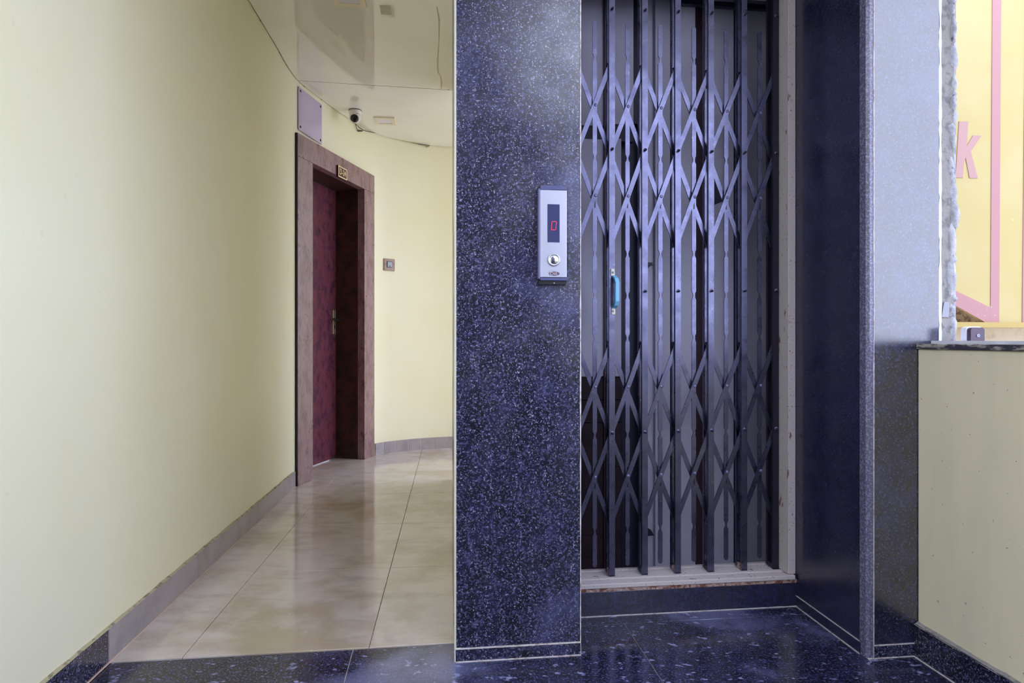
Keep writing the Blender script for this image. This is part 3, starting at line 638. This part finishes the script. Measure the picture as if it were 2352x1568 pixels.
def spindle(i, a):
    hw = 0.0078; L1 = []
    notches = [R(k, a) for k in ('n1', 'n2', 'n3', 'n4', 'n5', 'n6', 'n7')]
    zt1, zb1 = R('top', a), R('bot', a)
    side = [(hw*0.35, zt1), (hw*0.8, zt1-0.003), (hw, zt1-0.008)]
    for z in sorted(notches, reverse=True): side += [(hw, z+0.015), (hw*0.55, z+0.008), (hw*0.36, z), (hw*0.55, z-0.008), (hw, z-0.015)]
    side += [(hw, zb1+0.008), (hw*0.8, zb1+0.003), (hw*0.35, zb1)]
    n = len(side); v = []
    for b in (2.2025, 2.2075): v += [FS.w(a+x, b, z) for x, z in side]+[FS.w(a-x, b, z) for x, z in side]
    f = []
    for j in range(n-1):
        f += [(j, j+1, n+j+1, n+j), (2*n+j+1, 2*n+j, 3*n+j, 3*n+j+1), (j, 2*n+j, 2*n+j+1, j+1), (n+j+1, 3*n+j+1, 3*n+j, n+j)]
    f += [(0, n, 3*n, 2*n), (n-1, 3*n-1, 4*n-1, 2*n-1)]
    o = put('spindle', v, f, M_gate, gt); return o
def arm(a0, z0, a1, z1, b0, b1):
    l = math.hypot(a1-a0, z1-z0); ux, uz = (a1-a0)/l, (z1-z0)/l; nx, nz = -uz*0.0082, ux*0.0082
    e = 0.010; a0 -= ux*e; z0 -= uz*e; a1 += ux*e; z1 += uz*e
    pts = [(a0+nx, z0+nz), (a1+nx, z1+nz), (a1-nx, z1-nz), (a0-nx, z0-nz)]
    return plate('lattice_bar', FS, pts, b0, b1, M_gate, gt)
for i, a in enumerate(sp):
    spindle(i, a); l, r = po_all[i], po_all[i+1]
    for cA, jn, up in (('c1', 'j1', 1), ('c2', 'j1', -1), ('c3', 'j2', 1), ('c4', 'j2', -1)):
        zc_ = R(cA, a); dz = abs(R(jn, a)-zc_); tilt = (R(cA, r)-R(cA, l))/2
        arm(l, zc_-dz-tilt, r, zc_+dz+tilt, 2.1945, 2.1990)        # rising to the right, in front
        arm(l, zc_+dz-tilt, r, zc_-dz+tilt, 2.2110, 2.2155)        # falling to the right, behind
        rivet(a, 2.1945, zc_)
    for cA in ('c2', 'c4', 'c1', 'c3'):
        if cA in ('c1', 'c3'): continue
        zc_ = R(cA, a); plate('slide_slot', FS, [(a-0.0022, zc_-0.036), (a+0.0022, zc_-0.036), (a+0.0022, zc_+0.036), (a-0.0022, zc_+0.036)], 2.2018, 2.2027, M_black, gt)
# blue pull handles on the first post
hp = po_all[1]
hz0 = FS.hit(1408, 722, 2.18)[1]; hz1 = FS.hit(1408, 617, 2.18)[1]
def pull(b, sgn, off):
    hd = MB().box(FS, hp+off-0.007, hp+off+0.007, b-0.002, b+0.002, hz1-0.026, hz1).build('handle_lug', M_bracket, gt); bevel(hd, 0.0018)
    hd2 = MB().box(FS, hp+off-0.005, hp+off+0.009, b-0.002, b+0.002, hz0, hz0+0.024).build('handle_lug', M_bracket, gt); bevel(hd2, 0.0018)
    for z in (hz1-0.013, hz0+0.012): lathe('lug_screw', FS.w(hp+off, b-0.002*sgn, z), FS.w(0, -sgn)-FS.w(0, 0), [(0.0045, 0), (0.004, 0.0015), (0, 0.002)], M_rocker, gt, 10)
    prof = [(hz0+0.020, 0.0), (hz0+0.030, 0.020), (hz0+0.045, 0.029), (hz1-0.05, 0.030), (hz1-0.034, 0.022), (hz1-0.022, 0.0)]
    inner = [(hz1-0.030, 0.0), (hz1-0.040, 0.014), (hz1-0.055, 0.020), (hz0+0.05, 0.020), (hz0+0.036, 0.013), (hz0+0.028, 0.0)]
    out = prof+inner
    m2 = MB().prism([FS.w(hp+off-0.004+p*0.18, b-sgn*p, z) for z, p in out], [FS.w(hp+off+0.011+p*0.18, b-sgn*p, z) for z, p in out])
    bevel(m2.build('pull_handle', M_blue, gt), 0.002)
pull(2.181, 1, 0.002); pull(2.239, -1, -0.002)

# ---------------------------------------------------------------- lift car front behind the gate
BC = 2.42
car = thing('lift_car', FS.w(0.85, 2.45, 0.09), 'grey-lilac panelled lift car seen behind the lattice gate', 'lift car')
def cpanel(name, p0, p1, y0, y1, b, m, th=0.012, p0t=None, p1t=None):
    """outline by the bottom and top of its edges in the photograph, on the plane b."""
    pts = [FS.hit(p0, y1, b), FS.hit(p1, y1, b), FS.hit(p1 if p1t is None else p1t, y0, b), FS.hit(p0 if p0t is None else p0t, y0, b)]
    zb0 = min(pts[0][1], pts[1][1]) if y1 != 1312 else 0.03; zt0 = (pts[2][1]+pts[3][1])/2
    pts = [(pts[0][0], zb0), (pts[1][0], zb0), (pts[2][0], zt0), (pts[3][0], zt0)]
    return plate(name, FS, pts, b, b+th, m, car)
cpanel('car_panel', 1262, 1387, -60, 284, BC, M_car, 0.012)
cpanel('car_panel', 1262, 1387, 318, 864, BC, M_car, 0.012)
cpanel('cross_rail', 1262, 1455, 284, 318, BC+0.004, M_car_d, 0.03)
cpanel('thin_channel', 1387.5, 1393, -60, 1312, BC-0.01, M_car_b, 0.03)
cpanel('car_panel', 1396, 1427, 318, 864, BC, M_car, 0.012)
cpanel('car_panel', 1396, 1455, -60, 284, BC, M_car, 0.012)
y = 866
for k, yy in enumerate((866, 918, 970, 1020, 1072, 1124, 1176, 1226, 1276)):
    cpanel('brown_course', 1262, 1427, yy+1.5, yy+(50.5 if k < 8 else 90), BC, M_course, 0.03)
cpanel('dark_channel', 1427.5, 1472, 284, 1312, BC+0.06, M_car_d, 0.02)
cpanel('dark_channel', 1455.5, 1472, -60, 284, BC+0.03, M_car_d, 0.02)
cpanel('car_panel', 1473, 1505, -60, 1312, BC+0.015, M_car, 0.012)
cpanel('car_panel', 1505.5, 1597, -60, 1312, BC-0.004, M_car, 0.012)
cpanel('maroon_channel', 1597.5, 1622, -60, 1312, BC+0.02, M_car_b, 0.02)
cpanel('car_panel', 1622.5, 1685, -60, 1312, BC, M_car, 0.012)
cpanel('dark_channel', 1685.5, 1712, -60, 1312, BC+0.02, M_car_d, 0.02)
cpanel('car_panel', 1712.5, 1776, 14, 1312, BC-0.01, M_car, 0.012)
cpanel('dark_channel', 1776.5, 1830, -60, 1312, BC-0.006, M_car_d, 0.03)
cpanel('car_header', 1560, 1776, -60, 8, BC-0.05, M_car_d, 0.02)
def notch_shape(name, pts, b):
    return plate(name, FS, [FS.hit(x, y_, b) for x, y_ in pts], b-0.002, b, M_car_d, car)
notch_shape('torn_hole', [(1486, 602), (1499, 603), (1497, 606), (1503, 608), (1492, 612), (1487, 617)], BC-0.0045)
notch_shape('torn_hole', [(1488, 1212), (1495, 1216), (1502, 1229), (1488, 1230)], BC-0.0045)
notch_shape('torn_hole', [(1641, 418), (1656, 422), (1661, 462), (1641, 470)], BC-0.0005)
struct(box('floor_lift', FS, 0.40, 1.40, 2.50, 3.6, 0.085, 0.100, M_conc))

# ---------------------------------------------------------------- opening: window track, bracket and what stands outside
tr = thing('window_track', FS.w(1.53, 0.3, 0.938), 'white aluminium window track lying on the parapet sill', 'window track')
box('base_rail', FS, 1.475, 1.575, -1.2, 1.744, 0.938, 0.942, M_alu, tr)
for a in (1.475, 1.523, 1.571): box('guide_rib', FS, a, a+0.004, -1.2, 1.744, 0.942, 0.947, M_alu, tr)
ub = 1.56; r_ = (2240-CX)/FPX; vb = ub*(FS.c-r_*FS.s)/(FS.s+r_*FS.c)
br = thing('stop_bracket', FS.w(ub, vb, 0.942), 'plum coloured rounded stop with one screw standing on the sill track', 'bracket')
def rrect(a, z0, w, h, r):
    pts = [(a-w, z0), (a+w, z0)]
    for k in range(5): t = math.radians(90*k/4); pts.append((a+w-r+r*math.cos(t), z0+h-r+r*math.sin(t)))
    for k in range(5): t = math.radians(90+90*k/4); pts.append((a-w+r+r*math.cos(t), z0+h-r+r*math.sin(t)))
    return pts
zb_ = FS.hit(2240, 789.5, vb)[1]; zt_ = FS.hit(2240, 752, vb)[1]; zb_ = min(zb_, 0.943)
a_l = FS.hit(2222, 770, vb)[0]; a_r = FS.hit(2253.5, 770, vb)[0]; wv = (a_r-a_l)/2; am = (a_l+a_r)/2
plate('rim', FS, rrect(am+0.002, zb_, wv+0.005, zt_-zb_+0.003, 0.012), vb+0.002, vb+0.020, M_alu, br)
plate('block', FS, rrect(am, zb_, wv, zt_-zb_, 0.009), vb-0.012, vb+0.004, M_brk, br)
lathe('screw', FS.w(am+0.001, vb-0.012, (zb_+zt_)/2), FS.w(0, -1)-FS.w(0, 0), [(0.005, 0), (0.005, 0.002), (0.0025, 0.0025), (0.0025, 0.001)], M_rocker, br, 12)

VB = 3.0
def bp(px, py): return FS.hit(px, py, VB)
zbar0 = bp(2280, 752)[1]; zbar1 = bp(2280, 740)[1]
bn = thing('yellow_banner', FS.w(3.0, VB, -0.12), 'large yellow banner with mauve stripes and a letter k outside the opening', 'banner')
aLf = 1.9; aRt = 4.6
cpt = bp(2262, 737.5); lpt = bp(2205, 706)
plate('sheet', FS, [(cpt[0], zbar1), (aRt, zbar1), (aRt, 3.6), (aLf, 3.6), (aLf, lpt[1]+(lpt[0]-aLf)*(lpt[1]-cpt[1])/(cpt[0]-lpt[0])*1.0), lpt], VB, VB+0.02, M_yellow, bn)
def stripe(pts, name='mauve_stripe', m=M_mauve): return plate(name, FS, pts, VB-0.003, VB+0.001, m, bn)  # flat mauve bands laid over the banner sheet
s0 = bp(2278, -10); s1 = bp(2297, -10); s2 = bp(2297, 738); s3 = bp(2273, 738)
stripe([(bp(2274, 735)[0], zbar1), (bp(2294, 735)[0], zbar1), (bp(2301, 0)[0], 3.6), (bp(2281, 0)[0], 3.6)])
stripe([(bp(2347, 735)[0], zbar1), (bp(2366, 735)[0], zbar1), (bp(2380, 0)[0], 3.6), (bp(2358, 0)[0], 3.6)])
dsl = (bp(2274, 706)[1]-bp(2205, 673)[1])/(bp(2274, 706)[0]-bp(2205, 673)[0])
u0, zz0 = bp(2205, 673); u2, zz2 = bp(2274, 706)
stripe([(aLf, zz0+(aLf-u0)*dsl), (u2, zz2), (u2, zbar1), (cpt[0], zbar1), (aLf, lpt[1]+(aLf-lpt[0])*(cpt[1]-lpt[1])/(cpt[0]-lpt[0]))])
# letter k, cut off by the wall
def kp(x, y_): return bp(x, y_)
stripe([kp(2194, 408), kp(2211, 408), kp(2213, 374), kp(2217, 362), kp(2226, 409), kp(2245, 409), kp(2229, 348), kp(2253, 312), kp(2234, 311), kp(2220, 336), kp(2223, 279), kp(2202, 279)], 'letter_k', M_kink)
box('bottom_bar', FS, aLf, aRt, VB-0.03, VB+0.03, zbar0, zbar1, M_ybar, bn)
for a in (2.2, 3.16, 4.4): box('frame_post', FS, a-0.02, a+0.02, VB+0.025, VB+0.065, -0.12, 3.5, M_ybar, bn)
struct(box('wall_outside', FS, 1.9, 6.0, 3.30, 3.42, -0.12, 1.03, M_outwall))
gv = MB()
rnd = random.Random(3)
for k in range(260):
    a = rnd.uniform(2.3, 3.2); zq = rnd.uniform(1.10, 1.20); r = rnd.uniform(0.010, 0.022)
    c0 = FS.w(a, 3.52+rnd.uniform(-0.04, 0.06)+0.02, zq)
    ve = [c0+Vector((rnd.uniform(.7, 1.2)*r*x, rnd.uniform(.7, 1.2)*r*y_, rnd.uniform(.6, 1)*r*z_)) for x, y_, z_ in ((1, 0, 0), (0, 1, 0), (-1, 0, 0), (0, -1, 0), (0, 0, 1), (0, 0, -1))]
    gv.add(ve, [(0, 1, 4), (1, 2, 4), (2, 3, 4), (3, 0, 4), (1, 0, 5), (2, 1, 5), (3, 2, 5), (0, 3, 5)])
gv.box(FS, 1.9, 3.4, 3.46, 3.75, -0.12, 1.21)
o = gv.build('rubble_heap', M_gravel); o['kind'] = 'stuff'; tag(o, 'brown rubble behind the lower edge of the yellow banner', 'rubble')
